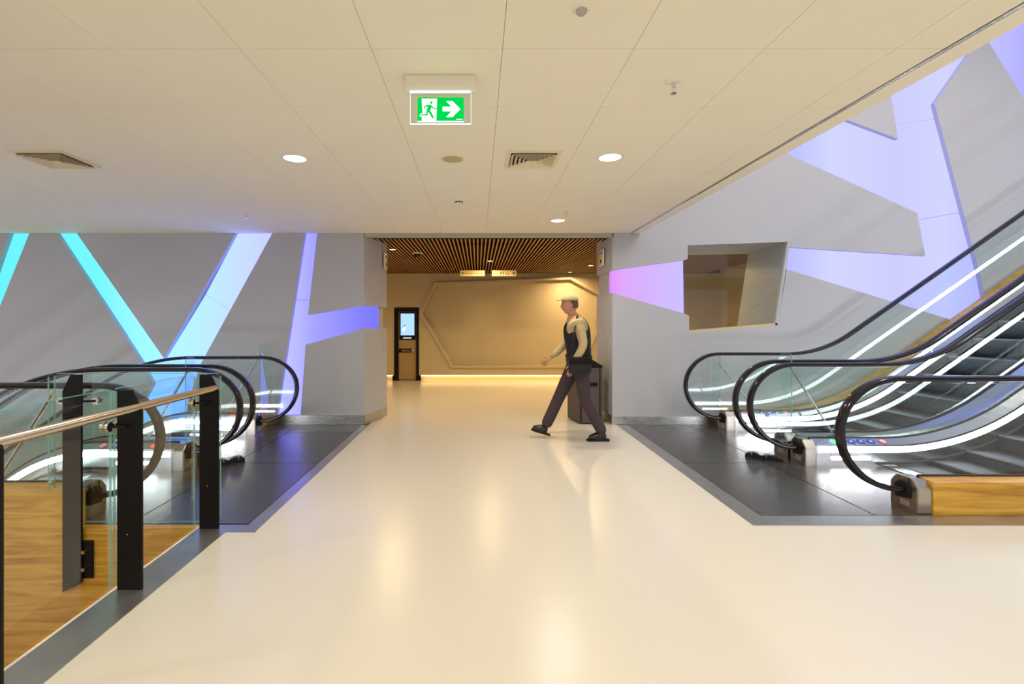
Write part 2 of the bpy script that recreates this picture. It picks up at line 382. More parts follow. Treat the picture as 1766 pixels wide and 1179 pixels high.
obj('wall_base', bx(-4.5, 6.0, CY+.14, CY+.2, 0, .2), M['wallb'], bw)
# recessed hexagon in four boards with fine joints
xa, za = at(830, 582, CY)
for sx in (-1, 1):
    for sz in (-1, 1):
        pg = clip(clip(hexo, -sx, 0, -sx*xa-.0), 0, -sz, -sz*za-.0)
        obj('recessed_board', pz(pg, CY+.13+.004*(sx*sz), CY+.15), M['wallb'], bw)
hx = [(p[0]*1.0, p[1]) for p in hexo]
cxh = sum(p[0] for p in hexo)/7; czh = sum(p[1] for p in hexo)/7
outr = [(cxh+(p[0]-cxh)*1.035, czh+(p[1]-czh)*1.05) for p in hexo]
obj('hexagon_rim', pz(outr, CY-.06, CY+.15, holes=[hexo]), M['wallb'], bw)
for a_, b_ in ((667, 677), (726, 818), (819.5, 875), (876.5, 975)):
    x0, x1 = at(a_, 0, CY)[0], at(b_, 0, CY)[0]
    obj('base_light_strip', bx(x0, x1, CY+.03, CY+.06, .105, .13), M['amberled'], bw)
struct(obj('wall_corridor_left', bx(-4.6, -4.5, 6.9, 12.2, 0, 2.85), M['wallb']))
struct(obj('wall_corridor_right', bx(6.0, 6.1, 6.9, 12.2, 0, 2.85), M['wallb']))
# corridor side of the front wall
# door
d = struct(obj('door_1', pz([(dx0, 0.0), (dx0, dz1), (dx1, dz1), (dx1, 0.0), (dx1-.07, 0.0), (dx1-.07, dz1-.10), (dx0+.10, dz1-.10), (dx0+.10, 0.0)], CY-.02, CY+.12), M['black']))
def A(px, py, Y=CY): return at(px, py, Y)
obj('door_leaf', bx(dx0+.10, dx1-.07, CY+.03, CY+.07, .03, dz1-.10, bev=.004), M['doorleaf'], d)
x0, z1 = A(691, 540.5); x1, z0 = A(714.5, 578)
pf = obj('poster_frame', bx(x0-.03, x1+.03, CY+.005, CY+.028, z0-.11, z1+.03, bev=.004), M['black'], d)
obj('poster', bx(x0, x1, CY-.002, CY+.004, z0, z1), M['poster'], pf)
bmf = bmesh.new()
fx, fz = A(697, 568)
prism(bmf, [(fx-.03, fz-.05), (fx-.035, fz), (fx-.02, fz+.05), (fx+.01, fz+.085), (fx+.035, fz+.08), (fx+.03, fz+.02), (fx+.015, fz-.03)], CY-.006, CY-.003)
obj('poster_figure', bmf, M['exitw'], pf)
obj('poster_figure_hair', pz([(fx-.03, fz+.045), (fx, fz+.10), (fx+.04, fz+.11), (fx+.02, fz+.085)], CY-.008, CY-.004), M['ink'], pf)
obj('poster_caption', bx(x0+.06, x1-.07, CY-.002, CY+.004, z0-.075, z0-.055), M['exitw'], pf)
x0, z1 = A(687.5, 601); x1, z0 = A(709, 607.5)
pl = obj('door_plate', bx(x0, x1, CY+.01, CY+.029, z0, z1), M['black'], d)
text('Staff Only', .055, M['signw'], (x0+.07, CY+.008, z0+.025), (PI/2, 0, 0), pl)
kx, kz = A(712.5, 604)
obj('door_handle', bx(kx-.02, kx+.02, CY-.01, CY+.03, kz-.05, kz+.05, bev=.006), M['chrome'], d)
for xx in (dx0-.04, dx1-.07): obj('door_foot', bx(xx, xx+.12, CY-.04, CY-.02, 0, .13), M['black'], d)

# window_1: the slanted opening in the right wall, a deep tunnel to the corridor
win = [at(*p, WY) for p in ((1186, 423), (1186, 446), (1181, 448.5), (1182, 541), (1188.6, 544), (1188.6, 574), (1341, 560.7), (1363, 416.6))]
wn = struct(obj('window_1', bx(0, .01, 0, .01, 0, .01), M['wall'])); 
bpy.data.objects.remove(wn)
D2 = 7.85
fr = [win[0], win[5], win[6], win[7]]
inn = [at(1150, 440, D2), at(1150, 571, D2), at(1271, 566, D2), at(1290, 438, D2)]
bm = bmesh.new()
fv = [bm.verts.new((p[0], WY+.16, p[1])) for p in fr]; iv = [bm.verts.new((p[0], D2, p[1])) for p in inn]
for i in range(4): bm.faces.new((fv[i], fv[(i+1) % 4], iv[(i+1) % 4], iv[i]))
wn = obj('window_1', bm, M['wall']); struct(wn)
sol = wn.modifiers.new('solid', 'SOLIDIFY'); sol.thickness = .04; sol.offset = 1
gp = obj('window_glass', pz([win[0], win[1], win[2], win[3], win[4], win[5], win[6], win[7]], WY+.035, WY+.043), M['glassr'], wn)
# slim window frame along sill and right jamb
def bar(p, q, w_, y0, y1, m, name, parent):
    a = Vector(p); b = Vector(q); d_ = (b-a).normalized(); n = Vector((-d_.y, d_.x))*w_
    return obj(name, pz([tuple(a), tuple(b), tuple(b+n), tuple(a+n)], y0, y1), m, parent)
bar(win[5], win[6], .03, WY+.001, WY+.16, M['wallb'], 'window_sill', wn)
bar(win[6], win[7], .035, WY+.001, WY+.16, M['wall'], 'window_jamb', wn)

# outer shell
struct(obj('wall_right', bx(XR, XR+.1, YB, 7, 0, 6.6), M['wall']))
# oak lining of the stair void, far side
ol = struct(obj('wall_void', bx(XL, -1.95, 3.365, 3.435, -4.2, -.001), M['oak']))
struct(obj('wall_void_parapet', pz([(XL, -.001), (-2.80, -.001), (-2.80, .25), (XL, .25)], 3.365, 3.455), M['oak']))
struct(obj('wall_void_side', bx(-1.94, -1.90, -.6, 3.36, -4.2, -.25), M['oak']))
struct(obj('wall_void_near', bx(XL, -1.9, -.64, -.6, -4.2, -.25), M['oak']))

# ------------------------------------------------------------------ escalators
ANG = math.radians(35)
class Path:
    def __init__(s, side, up, u0, R, L):
        s.side, s.up, s.u0, s.R, s.L = side, up, u0, R, L
    def pt(s, st, h):
        k, v = st; g = s.up
        if k == 'f': return (s.side*v, h)
        rr_ = s.R-g*h
        u = s.u0+rr_*math.sin(min(v, ANG) if k == 'c' else ANG); t = v if k == 'c' else ANG
        z = g*(s.R-rr_*math.cos(t))
        if k == 's': u += v*math.cos(ANG); z += g*v*math.sin(ANG)
        return (s.side*u, z)
    def stations(s, ustart, L=None, n=12):
        L = s.L if L is None else L
        a = [('f', ustart), ('f', s.u0)] if ustart < s.u0 else []
        a += [('c', ANG*i/n) for i in range(1 if a else 0, n+1)]
        a += [('s', L*i/4) for i in range(1, 5)]
        return a
    def zat(s, u):     # height of the step band at u
        if u <= s.u0: return 0
        uc = s.u0+s.R*math.sin(ANG)
        if u < uc: return s.up*(s.R-math.sqrt(s.R**2-(u-s.u0)**2))
        return s.up*(s.R*(1-math.cos(ANG))+(u-uc)*math.tan(ANG))
def sweep(P, sts, sec):
    """cross-section sec [(y, h)] swept along the stations"""
    bm = bmesh.new(); rings = []
    for st in sts:
        r = []
        for y, h in sec:
            X, z = P.pt(st, h); r.append(bm.verts.new((X, y, z)))
        rings.append(r)
    n = len(sec)
    for a, b in zip(rings, rings[1:]):
        for i in range(n): bm.faces.new((a[i], a[(i+1) % n], b[(i+1) % n], b[i]))
    bm.faces.new(rings[0]); bm.faces.new(rings[-1][::-1])
    return bm
def handrail(P, y, un, H):
    """closed rubber rail: under-arc, newel, flat run, bend, incline"""
    pts = []
    cx, cz, a, b = un+.45, .59, .45, H-.59
    for i in range(0, 15):
        t = PI*1.5-PI/2*i/14; pts.append((cx+a*math.cos(t), cz+.43*math.sin(t)))
    pts[0] = (cx+.06, cz-.43)
    for i in range(1, 15):
        t = PI-PI/2*i/14; pts.append((cx+a*math.cos(t), cz+b*math.sin(t)))
    pts = [(P.side*u, z) for u, z in pts]
    for st in P.stations(un+.8, n=14): pts.append(P.pt(st, H))
    bm = bmesh.new(); rings = []
    sec = [(-.040, -.004), (-.038, .012), (-.026, .021), (.026, .021), (.038, .012), (.040, -.004), (.034, -.018), (.016, -.022), (-.016, -.022), (-.034, -.018)]
    for i, p in enumerate(pts):
        q0 = pts[max(0, i-1)]; q1 = pts[min(len(pts)-1, i+1)]
        d_ = Vector((q1[0]-q0[0], q1[1]-q0[1])).normalized(); n = Vector((-d_.y, d_.x))*P.side
        rings.append([bm.verts.new((p[0]+n.x*h, y+w_, p[1]+n.y*h)) for w_, h in sec])
    for a_, b_ in zip(rings, rings[1:]):
        for i in range(len(sec)): bm.faces.new((a_[i], a_[(i+1) % len(sec)], b_[(i+1) % len(sec)], b_[i]))
    bm.faces.new(rings[0]); bm.faces.new(rings[-1][::-1])
    return bm
def glass_panes(P, y, un, H, parent):
    t = .006; side = P.side
    def pane(lo, hi, extra=()):
        poly = [P.pt(s_, .235) for s_ in lo]+[P.pt(s_, H-.035) for s_ in reversed(hi)]+list(extra)
        o = obj('glass_panel', pz(poly, y-t, y+t), M['glass'], parent)
        return o
    n = 12; first = [('f', un+.50), ('f', P.u0)]+[('c', ANG*i/n) for i in range(1, n-1)]
    cx, cz = un+.45, .59; a, b = .42, H-.035-.59
    ex_ = [(side*(cx+a*math.cos(PI/2+PI/2*i/12)), cz+b*math.sin(PI/2+PI/2*i/12)) for i in range(0, 13)]
    ex_ += [(side*(cx+a*math.cos(PI+PI/2*i/12)), cz+.40*math.sin(PI+PI/2*i/12)) for i in range(1, 11)]
    ex_ = [p for p in ex_ if p[1] > .20]
    pane(first, [('f', P.u0)]+first[2:], ex_)
    e = .004
    st0 = [('c', ANG*(n-2)/n+.003), ('c', ANG*(n-1)/n), ('c', ANG), ('s', .9)]
    pane(st0, st0)
    v = .9
    while v < P.L-.1:
        w_ = min(P.L, v+1.3); pane([('s', v+e), ('s', w_)], [('s', v+e), ('s', w_)]); v = w_
def balustrade(root, P, y, idir, un, H, ow, ofin, dirlight, icons):
    """y: rail line; idir: +1 when the steps lie beyond (larger y); ow: width of the outer deck"""
    side = P.side; iw = .12; yi = y+idir*iw; yo = y-idir*ow
    obj('handrail', handrail(P, y, un, H), M['rubber'], root, smooth=True)
    glass_panes(P, y, un, H, root)
    ub = un+.60
    sts = P.stations(ub)
    def S(v): return sorted(v, key=lambda p: 0)
    sk = obj('inner_skirt', sweep(P, sts, [(yi, -.30), (yi, .132), (yi-idir*.012, .132), (yi-idir*.012, .192), (yi, .192), (yi, .212), (y+idir*.012, .252), (y+idir*.012, .20), (yi-idir*.03, -.30)]), M['steelx'], root)
    obj('light_strip', sweep(P, P.stations(ub+.03), [(yi-idir*.010, .136), (yi-idir*.001, .136), (yi-idir*.001, .188), (yi-idir*.010, .188)]), M['led'], root)
    # comb light, a short pill low on the skirt
    bm = bmesh.new(); ua, uc = side*(un+.76), side*(un+1.12)
    for uu in (ua, uc): cyl(bm, (uu, yi-idir*.006, .078), (uu, yi+idir*.004, .078), .018, 16)
    box(bm, min(ua, uc), max(ua, uc), min(yi-idir*.006, yi+idir*.004), max(yi-idir*.006, yi+idir*.004), .060, .096)
    obj('comb_light', bm, M['led'], root)
    obj('skirt_shade', sweep(P, P.stations(un+1.2), [(yi, .012), (yi+idir*.014, .018), (yi+idir*.014, .034), (yi, .042)]), M['shade_gasket'], root)  # thin dark strip standing for the contact shadow where steps meet the skirt
    obj('glass_gasket', sweep(P, sts, [(y-.012, .236), (y+.012, .236), (y+.012, .262), (y-.012, .262)]), M['shade_gasket'], root)
    # outer deck
    dk = [(y-idir*.012, .252), (yo, .245), (yo, -.30), (y-idir*.03, -.30)]
    obj('outer_cladding' if ofin == 'oak' else 'outer_deck', sweep(P, sts, dk), M['oak'] if ofin == 'oak' else M['steelx'], root)
    # newel cap with the handrail inlet
    ya, yb = min(yi, y-idir*min(ow, .12)), max(yi, y-idir*min(ow, .12))
    c0 = side*(un+.49); c1 = side*(un+.60)
    bm = bmesh.new()
    prism(bm, [(ya, 0), (yb, 0), (yb, .19), (yb-.05, .25), (ya+.05, .25), (ya, .19)], min(c0, c1), max(c0, c1), axes='yz')
    bmesh.ops.bevel(bm, geom=[e for e in bm.edges], offset=.006, segments=2, affect='EDGES')
    cap = obj('newel_cap', bm, M['cap'], root)
    cf = c0-side*.001
    bt = bmesh.new(); xa_, xb_ = sorted((cf-side*.012, cf+side*.02)); prism(bt, [(y-.06, .10), (y+.06, .085), (y+.065, .18), (y+.03, .215), (y-.04, .21), (y-.065, .18)], xa_, xb_, axes='yz')
    obj('handrail_boot', bt, M['dark'], cap)
    xa_, xb_ = sorted((cf-side*.004, cf+side*.004))
    obj('maker_plate', bx(xa_, xb_, y-.045, y+.025, .035, .075, bev=.001), M['badge'], cap)
    for yy in (ya+.075, yb-.075): obj('cap_seam', bx(xa_+.003, xb_-.0, yy-.0015, yy+.0015, .17, .252), M['dark'], cap)
    def onslope(u, f):     # point on the sloping cover of the skirt
        return Vector((side*u, yi+(y+idir*.012-yi)*f, .212+.04*f))
    rot = math.atan2(.04, iw-.012)*idir
    def disc(u, r, m, name, parent, lift=.003):
        p = onslope(u, .45); b = bmesh.new()
        g = bmesh.ops.create_cone(b, cap_ends=True, segments=24, radius1=r, radius2=r, depth=.003)
        bmesh.ops.transform(b, matrix=Matrix.Translation(p+Vector((0, 0, lift))) @ Matrix.Rotation(-rot if idir > 0 else -rot, 4, 'X'), verts=g['verts'])
        return obj(name, b, m, parent)
    if dirlight: disc(un+.80, .030, M[dirlight], 'direction_light', root, .004)
    if icons:
        for k in range(3):
            o = disc(un+.98+.10*k, .040, M['blue_ic'], 'instruction_sign', root); disc(un+.98+.10*k, .013, M['white_ic'], 'pictogram', o, .0045)
        o = disc(un+1.30, .040, M['red_ic'], 'prohibition_sign', root); disc(un+1.30, .028, M['white_ic'], 'pictogram', o, .0045)
        p = onslope(un+1.30, .45); obj('pictogram', bx(p.x-.026, p.x+.026, p.y-.004, p.y+.004, p.z+.005, p.z+.008), M['red_ic'], o)
def escalator(label, side, up, ya, yb, un, u0, R, H, owa, owb, fa, fb, la, lb):
    """ya < yb: rail lines nearer and farther from the camera"""
    P = Path(side, up, u0, R, 4.6)
    root = thing('escalator', label, 'escalator', (side*(un+.6), (ya+yb)/2, 0))
    keep = len(bpy.data.objects)
    balustrade(root, P, ya, 1, un, H, owa, fa, la, False)
    balustrade(root, P, yb, -1, un, H, owb, fb, lb, True)
    y0, y1 = ya+.125, yb-.125
    ux = [un+1.27, un+1.40]; a, b = sorted((side*ux[0], side*ux[1]))
    obj('comb_plate', bx(a, b, y0, y1, -.03, .006, bev=.002), M['steelx'], root)
    u = un+1.41; g = .33; k = 0
    while u < 8.6:
        zt = P.zat(u+g*.5) if up > 0 else P.zat(u+g*.5)
        zl = zt-.31
        bm = bmesh.new(); uu = [u, u+g-.004]
        fr_ = side*uu[0]; bk = side*uu[1]
        # tread with a rounded nosing and a curved riser (towards the lower side)
        lowx, higx = (fr_, bk) if up > 0 else (bk, fr_)
        dd = 1 if higx > lowx else -1
        poly = [(lowx, zt-.012), (lowx+dd*.012, zt), (higx, zt), (higx, zl+.03), (lowx+dd*.05, zl), (lowx+dd*.022, zl+.12), (lowx+dd*.008, zt-.06)]
        prism(bm, poly, y0, y1); st = obj('step', bm, M['step'], root)
        u += g; k += 1
    for c in root.children: c.matrix_parent_inverse = Matrix.Translation(-root.location)
    return root
UNR, UNL = 2.78, 2.345
escalator('right-hand up escalator farther from the camera, against the grey wall with violet light bands', 1, 1, 5.23, 6.48, UNR, 4.13, 2.5, 1.01, .14, .29, 'steel', 'oak', None, 'red_led')
escalator('right-hand up escalator nearest the camera, ending beside the low oak box', 1, 1, 3.72, 4.95, UNR, 4.13, 2.5, 1.00, .13, .14, 'oak', 'steel', None, 'green_led')
escalator('left-hand down escalator farther from the camera, against the wall with cyan light bands', -1, -1, 5.05, 6.28, UNL, 3.70, 1.2, .975, .125, .49, 'steel', 'oak', 'green_led', 'red_led')
escalator('left-hand down escalator nearest the camera, behind the black-posted glass railing', -1, -1, 3.58, 4.78, UNL, 3.70, 1.2, .965, .12, .125, 'oak', 'steel', None, 'red_led')

# glass barriers between and beside the escalators
def barrier(label, side, u, y0, y1, z0, z1, ru, rz, dy=0, oakbase=False):
    x = side*u; r = thing('glass_barrier', label, 'glass barrier', (x, (y0+y1)/2, z0))
    def P_(o): o.parent = r; o.matrix_parent_inverse = Matrix.Translation(-r.location); return o
    b = pz([(y0, z0), (y1, z0), (y1, z1-.02), (y1-.02, z1), (y0+.02, z1), (y0, z1-.02)], x-.005, x+.005, axes='yz')
    P_(obj('pane', b, M['glassr']))
    P_(obj('pane_edge', bx(x-.0055, x+.0055, y0-.003, y0, z0, z1-.02), M['glasse']))
    for zz in (z0+.05, z0+.13, z1-.14):
        P_(obj('clamp_disc', cy((x-.014, y0+.03, zz), (x+.014, y0+.03, zz), .020, 16), M['chrome'], smooth=True))
    b = cy((x, y0+.03, z1-.14), (side*ru, y0+.03+dy, rz+.01), .011, 12)
    P_(obj('stay_rod', b, M['steel'], smooth=True))
    a_, b_ = sorted((side*(ru-.06), side*(ru+.08)))
    P_(obj('stay_foot', bx(a_, b_, y0+.01+dy, y0+.05+dy, rz, rz+.012, bev=.002), M['steel']))
barrier('narrow glass barrier with steel stay between the two right-hand escalators', 1, 3.24, 5.00, 5.18, .26, 1.12, 3.70, .25)
barrier('narrow glass barrier between the far right-hand escalator and the wall', 1, 3.26, 6.52, 6.74, .26, 1.02, 3.75, .25)
barrier('narrow glass barrier between the two left-hand escalators', -1, 2.92, 4.84, 4.99, .25, 1.08, 3.32, .25)
barrier('tall narrow glass barrier between the far left-hand escalator and the wall', -1, 2.86, 6.36, 6.74, .26, 1.15, 3.32, .25)
barrier('narrow glass barrier with steel stay standing on the oak parapet', -1, 3.00, 3.385, 3.44, .255, 1.07, 3.42, .25)

# rubber stops on the landing plates
def stops(x, y, s, label):
    r = thing('rubber_floor_stop', label, 'floor stop', (x, y, 0))
    for k, (ox, oy) in enumerate(((0, .0), (.10*s, -.10))):
        bm = bmesh.new()
        poly = [(-.10, 0), (.13, 0), (.06, .035), (.0, .055), (-.06, .05), (-.09, .025)]
        prism(bm, [(p[0]*s, p[1]) for p in poly], -.045, .045)
        bmesh.ops.bevel(bm, geom=list(bm.edges), offset=.008, segments=2, affect='EDGES')
        bmesh.ops.rotate(bm, cent=(0, 0, 0), matrix=Matrix.Rotation(-.5*s, 3, 'Z'), verts=bm.verts)
        bmesh.ops.translate(bm, vec=(ox, oy, 0), verts=bm.verts)
        o = obj('stop_lobe', bm, M['rubber'], r, smooth=True)
        obj('fixing_screw', cy((ox-.05*s, oy-.02, .03), (ox-.05*s, oy-.02, .056), .006, 10), M['chrome'], o)
stops(2.95, 5.15, 1, 'pair of black rubber stops on the dark plates at the right-hand escalators')
stops(-2.50, 4.98, -1, 'pair of black rubber stops on the dark plates at the left-hand escalators')

# ------------------------------------------------------------------ glass railing of the stair void
rg = thing('glass_railing', 'glass railing with black flat steel posts and round steel handrail beside the floor opening', 'railing', (-1.86, 2.6, 0))
def R_(o):
    o.parent = rg; o.matrix_parent_inverse = Matrix.Translation(-rg.location); return o
def postm(x0, y, flip=False, z0=0.0, slant=0):
    a = [(0, z0), (.132, z0), (.132, .955), (.078, 1.07), (0, 1.07)]
    if flip: a = [(.132-p[0], p[1]) for p in a]
    pts = [(x0+p[0], p[1]) for p in a]
    if slant: pts = [(x, z-(slant if (z == z0 and x < x0+.06) else 0)) for x, z in pts]
    b = pz(pts, y-.006, y+.006)
    return b
posts_y = [3.354, 2.59, 1.826, 1.062]
for y in posts_y:
    p = R_(obj('post', postm(-1.925, y), M['black']))
    for s_ in (-1, 1):
        if y == 3.354 and s_ > 0: continue
        yy = y+s_*.028
        a = obj('standoff_arm', cy((-1.86, yy, .878), (-1.945, yy, .878), .008, 10), M['black'], p, smooth=True); a.matrix_parent_inverse = Matrix.Identity(4)
        dsc = bmesh.new()
        cyl(dsc, (-1.942, yy, .878), (-1.956, yy, .878), .026, 24); cyl(dsc, (-1.966, yy, .878), (-1.982, yy, .878), .028, 24); cyl(dsc, (-1.956, yy, .878), (-1.966, yy, .878), .016, 16)
        obj('standoff_disc', dsc, M['chrome'], p, smooth=True)
    obj('foot_screw', cy((-1.87, y-.0065, .30), (-1.87, y-.0085, .30), .004, 8), M['chrome'], p)
for a, b in zip(posts_y[1:], posts_y[:-1]):
    g = pz([(a+.022, .012), (b-.006, .012), (b-.006, 1.06), (b-.018, 1.072), (a+.034, 1.072), (a+.022, 1.06)], -1.966, -1.956, axes='yz')
    R_(obj('glass_pane', g, M['glassr']))
    R_(obj('pane_edge', bx(-1.967, -1.955, b-.0065, b-.005, .012, 1.06), M['glasse']))
    R_(obj('pane_edge', bx(-1.967, -1.955, a+.022, a+.0235, .012, 1.06), M['glasse']))
    R_(obj('pane_edge', bx(-1.9665, -1.9555, a+.034, b-.018, 1.071, 1.0735), M['glasse']))
R_(obj('handrail', cy((-1.822, .30, .976), (-1.822, 3.35, .976), .0225, 28), M['warmsteel'], smooth=True))
# end pane, parallel to the picture
g = pz([(-2.775, .04), (-1.815, .04), (-1.80, .055), (-1.80, 1.055), (-1.82, 1.075), (-2.94, 1.075), (-2.96, 1.055), (-2.96, .275), (-2.775, .275)], 3.365, 3.375)
bmesh.ops.translate(g, vec=(0, -.0, 0), verts=g.verts)
for v in g.verts: v.co.y += .018 if True else 0
R_(obj('glass_pane', g, M['glassr']))
R_(obj('pane_edge', bx(-1.802, -1.7985, 3.382, 3.394, .055, 1.055), M['glasse']))
R_(obj('pane_edge', bx(-2.94, -1.82, 3.382, 3.394, 1.0745, 1.077), M['glasse']))
R_(obj('pane_edge', bx(-2.775, -1.815, 3.382, 3.394, .037, .0405), M['glasse']))
R_(obj('pane_edge', bx(-2.963, -2.96, 3.382, 3.394, .275, 1.055), M['glasse']))
p = R_(obj('post', postm(-2.865, 3.345, True, -.36, .07), M['black']))
for xx in (-2.665, -2.905):
    dsc = bmesh.new(); cyl(dsc, (xx, 3.366, .885), (xx, 3.380, .885), .026, 24); cyl(dsc, (xx, 3.396, .885), (xx, 3.410, .885), .026, 24); cyl(dsc, (xx, 3.38, .885), (xx, 3.396, .885), .012, 12)
    obj('standoff_disc', dsc, M['chrome'], p, smooth=True)
    obj('standoff_arm', cy((xx, 3.36, .885), (-2.80, 3.352, .885), .008, 10), M['black'], p, smooth=True)
fl_ = obj('fixing_flange', bx(-2.735, -2.665, 3.352, 3.362, -.34, -.08, bev=.002), M['black'], p)
for zz in (-.15, -.27):
    obj('bolt', cy((-2.715, 3.352, zz), (-2.715, 3.325, zz), .013, 12), M['chrome'], p, smooth=True)

# ------------------------------------------------------------------ ceiling fittings
def par(r, o): o.parent = r; o.matrix_parent_inverse = Matrix.Translation(-r.location); return o
def lampobj(r, loc, size, watts, col, spot=None):
    ld = bpy.data.lights.new('lamp_light', 'AREA'); ld.shape = 'DISK'; ld.size = size; ld.energy = watts; ld.color = col; ld.spread = math.radians(165)
    lo = bpy.data.objects.new('lamp_light', ld); C.objects.link(lo); lo.location = loc; par(r, lo)
def downlight(x, y, label, group=None, watts=LAMP_W):
    r = thing('ceiling_downlight', label, 'ceiling light', (x, y, CEIL), group)
    par(r, obj('trim_ring', lz([(.080, 0), (.082, -.006), (.095, -.008), (.104, -.004), (.105, 0)], (x, y, CEIL), 40), M['white'], smooth=True))
    par(r, obj('lens', lz([(0, -.004), (.04, -.0045), (.083, -.002)], (x, y, CEIL), 40), M['lens']))
    lampobj(r, (x, y, CEIL-.010), .168, watts, LAMP_C)
downlight(-1.39, 3.68, 'round recessed downlight left of the green exit sign')
downlight(1.00, 3.66, 'large round recessed downlight right of the square vent')
downlight(.98, 5.93, 'small far downlight next to the sprinkler near the corridor mouth')
for k, (x, y) in enumerate(((-3.8, 1.2), (-1.39, 1.2), (1.0, 1.2), (-3.8, -1.3), (-1.39, -1.3), (1.0, -1.3), (3.6, -1.3), (-6.2, 1.2), (-6.2, 3.68), (6.2, -1.3), (-1.39, -3.6), (3.6, -3.6))):  # unseen downlights added to brighten the room
    side_ = 'far right' if x > 5 else 'far left' if x < -5 else 'left' if x < -3 else 'middle left' if x < 0 else 'middle right' if x < 2 else 'right'
    downlight(x, y, 'added round fill downlight outside the picture, %s in the row %s' % (side_, 'before the visible ones' if y > 0 else 'just behind the viewer' if y > -2 else 'far behind the viewer') if y < 3 else 'added round fill downlight above the far left, outside the picture', 'added fill downlights outside the picture')
# unseen fill lamps added high up to light the escalator well
for (x, y, wh) in ((3.6, 2.0, 'near left'), (6.4, 2.0, 'near right'), (5.0, 4.2, 'middle'), (8.2, 4.0, 'far right')):
    r = thing('well_fill_lamp', 'added unseen fill lamp high over the escalator well, %s of four' % wh, 'ceiling light', (x, y, 6.2), 'added fill lamps over the escalator well')
    par(r, obj('lamp_body', lz([(0, .08), (.12, .08), (.14, 0), (.13, 0)], (x, y, 6.2), 32), M['white'], smooth=True))
    par(r, obj('lens', lz([(0, .002), (.13, .002)], (x, y, 6.2), 32), M['lens']))
    lampobj(r, (x, y, 6.19), .24, 40, (1, .93, .85))

def sprinkler(x, y, label):
    r = thing('sprinkler', label, 'sprinkler', (x, y, CEIL))
    par(r, obj('escutcheon', lz([(0, -.006), (.020, -.008), (.036, -.004), (.040, 0)], (x, y, CEIL), 28), M['white'], smooth=True))
    b = bmesh.new(); cyl(b, (x, y, CEIL), (x, y, CEIL-.030), .009, 12)
    for s_ in (-1, 1): cyl(b, (x+s_*.009, y, CEIL-.028), (x+s_*.004, y, CEIL-.062), .0025, 8)
    par(r, obj('sprinkler_body', b, M['chrome'], smooth=True))
    par(r, obj('deflector', lz([(0, -.062), (.016, -.062), (.017, -.065), (0, -.066)], (x, y, CEIL), 20), M['chrome']))
sprinkler(1.015, 2.51, 'ceiling sprinkler nearest the camera, right of the exit sign')
sprinkler(1.00, 5.46, 'small ceiling sprinkler behind the right downlights')
sprinkler(-2.62, 5.49, 'small ceiling sprinkler over the left-hand escalators')
def vent(x, y, sx, sy, label):
    r = thing('ceiling_vent', label, 'air vent', (x, y, CEIL))
    h = .004
    b = pz([(x-sx, y-sy), (x+sx, y-sy), (x+sx, y+sy), (x-sx, y+sy)], CEIL-.012, CEIL, holes=[[(x-sx+.03, y-sy+.03), (x+sx-.03, y-sy+.03), (x+sx-.03, y+sy-.03), (x-sx+.03, y+sy-.03)]], axes='xy')
    par(r, obj('vent_frame', b, M['vent']))
    par(r, obj('vent_backing', bx(x-sx+.02, x+sx-.02, y-sy+.02, y+sy-.02, CEIL-.0015, CEIL-.0005), M['dark']))
    for k in range(5):      # nested louvre rings, lower edge inward
        q = .030*k
        X0, Y0 = sx-.034-q, sy-.034-q; X1, Y1 = X0-.022, Y0-.022
        bm = bmesh.new()
        lo = [bm.verts.new((x+p*X1, y+t*Y1, CEIL-.004)) for p, t in ((-1, -1), (1, -1), (1, 1), (-1, 1))]
        hi = [bm.verts.new((x+p*X0, y+t*Y0, CEIL-.026)) for p, t in ((-1, -1), (1, -1), (1, 1), (-1, 1))]
        for i in range(4): bm.faces.new((lo[i], lo[(i+1) % 4], hi[(i+1) % 4], hi[i]))
        lv = par(r, obj('louvre', bm, M['vent'])); sd = lv.modifiers.new('solid', 'SOLIDIFY'); sd.thickness = .0015
    par(r, obj('vent_core', bx(x-.014, x+.014, y-.012, y+.012, CEIL-.026, CEIL-.002), M['vent']))
vent(.415, 3.70, .20, .19, 'square white ceiling diffuser between the speaker disc and the right downlight')
vent(-3.22, 3.70, .20, .19, 'square white ceiling diffuser at the far left of the ceiling')
r = thing('ceiling_speaker', 'flat round yellowish ceiling loudspeaker below the exit sign', 'speaker', (-.194, 3.69, CEIL))
par(r, obj('speaker_rim', lz([(.076, -.006), (.080, -.009), (.092, -.007), (.094, 0)], (-.194, 3.69, CEIL), 36), M['vent'], smooth=True))
par(r, obj('grille', lz([(0, -.005), (.078, -.005)], (-.194, 3.69, CEIL), 36), M['grille']))
r = thing('smoke_detector', 'small white smoke detector with dark slots near the corridor mouth', 'smoke detector', (-.194, 4.92, CEIL))
par(r, obj('detector_base', lz([(0, -.022), (.040, -.022), (.055, -.014), (.057, 0)], (-.194, 4.92, CEIL), 32), M['white'], smooth=True))
par(r, obj('detector_head', lz([(0, -.050), (.026, -.048), (.036, -.040), (.036, -.022)], (-.194, 4.92, CEIL), 32), M['white'], smooth=True))
for k in range(8):
    a = 2*PI*k/8+.2; c = Vector((-.194+.036*math.cos(a), 4.92+.036*math.sin(a), CEIL-.031)); b = bmesh.new(); box(b, -.003, .003, -.010, .010, -.005, .005)
    bmesh.ops.rotate(b, cent=(0, 0, 0), matrix=Matrix.Rotation(a, 3, 'Z'), verts=b.verts); bmesh.ops.translate(b, vec=c, verts=b.verts)
    par(r, obj('sensor_slot', b, M['ink']))
r = thing('motion_sensor', 'small white domed sensor at the top edge of the ceiling view', 'sensor', (.412, 1.925, CEIL))
par(r, obj('sensor_plate', lz([(0, -.010), (.034, -.010), (.040, -.004), (.041, 0)], (.412, 1.925, CEIL), 32), M['white'], smooth=True))
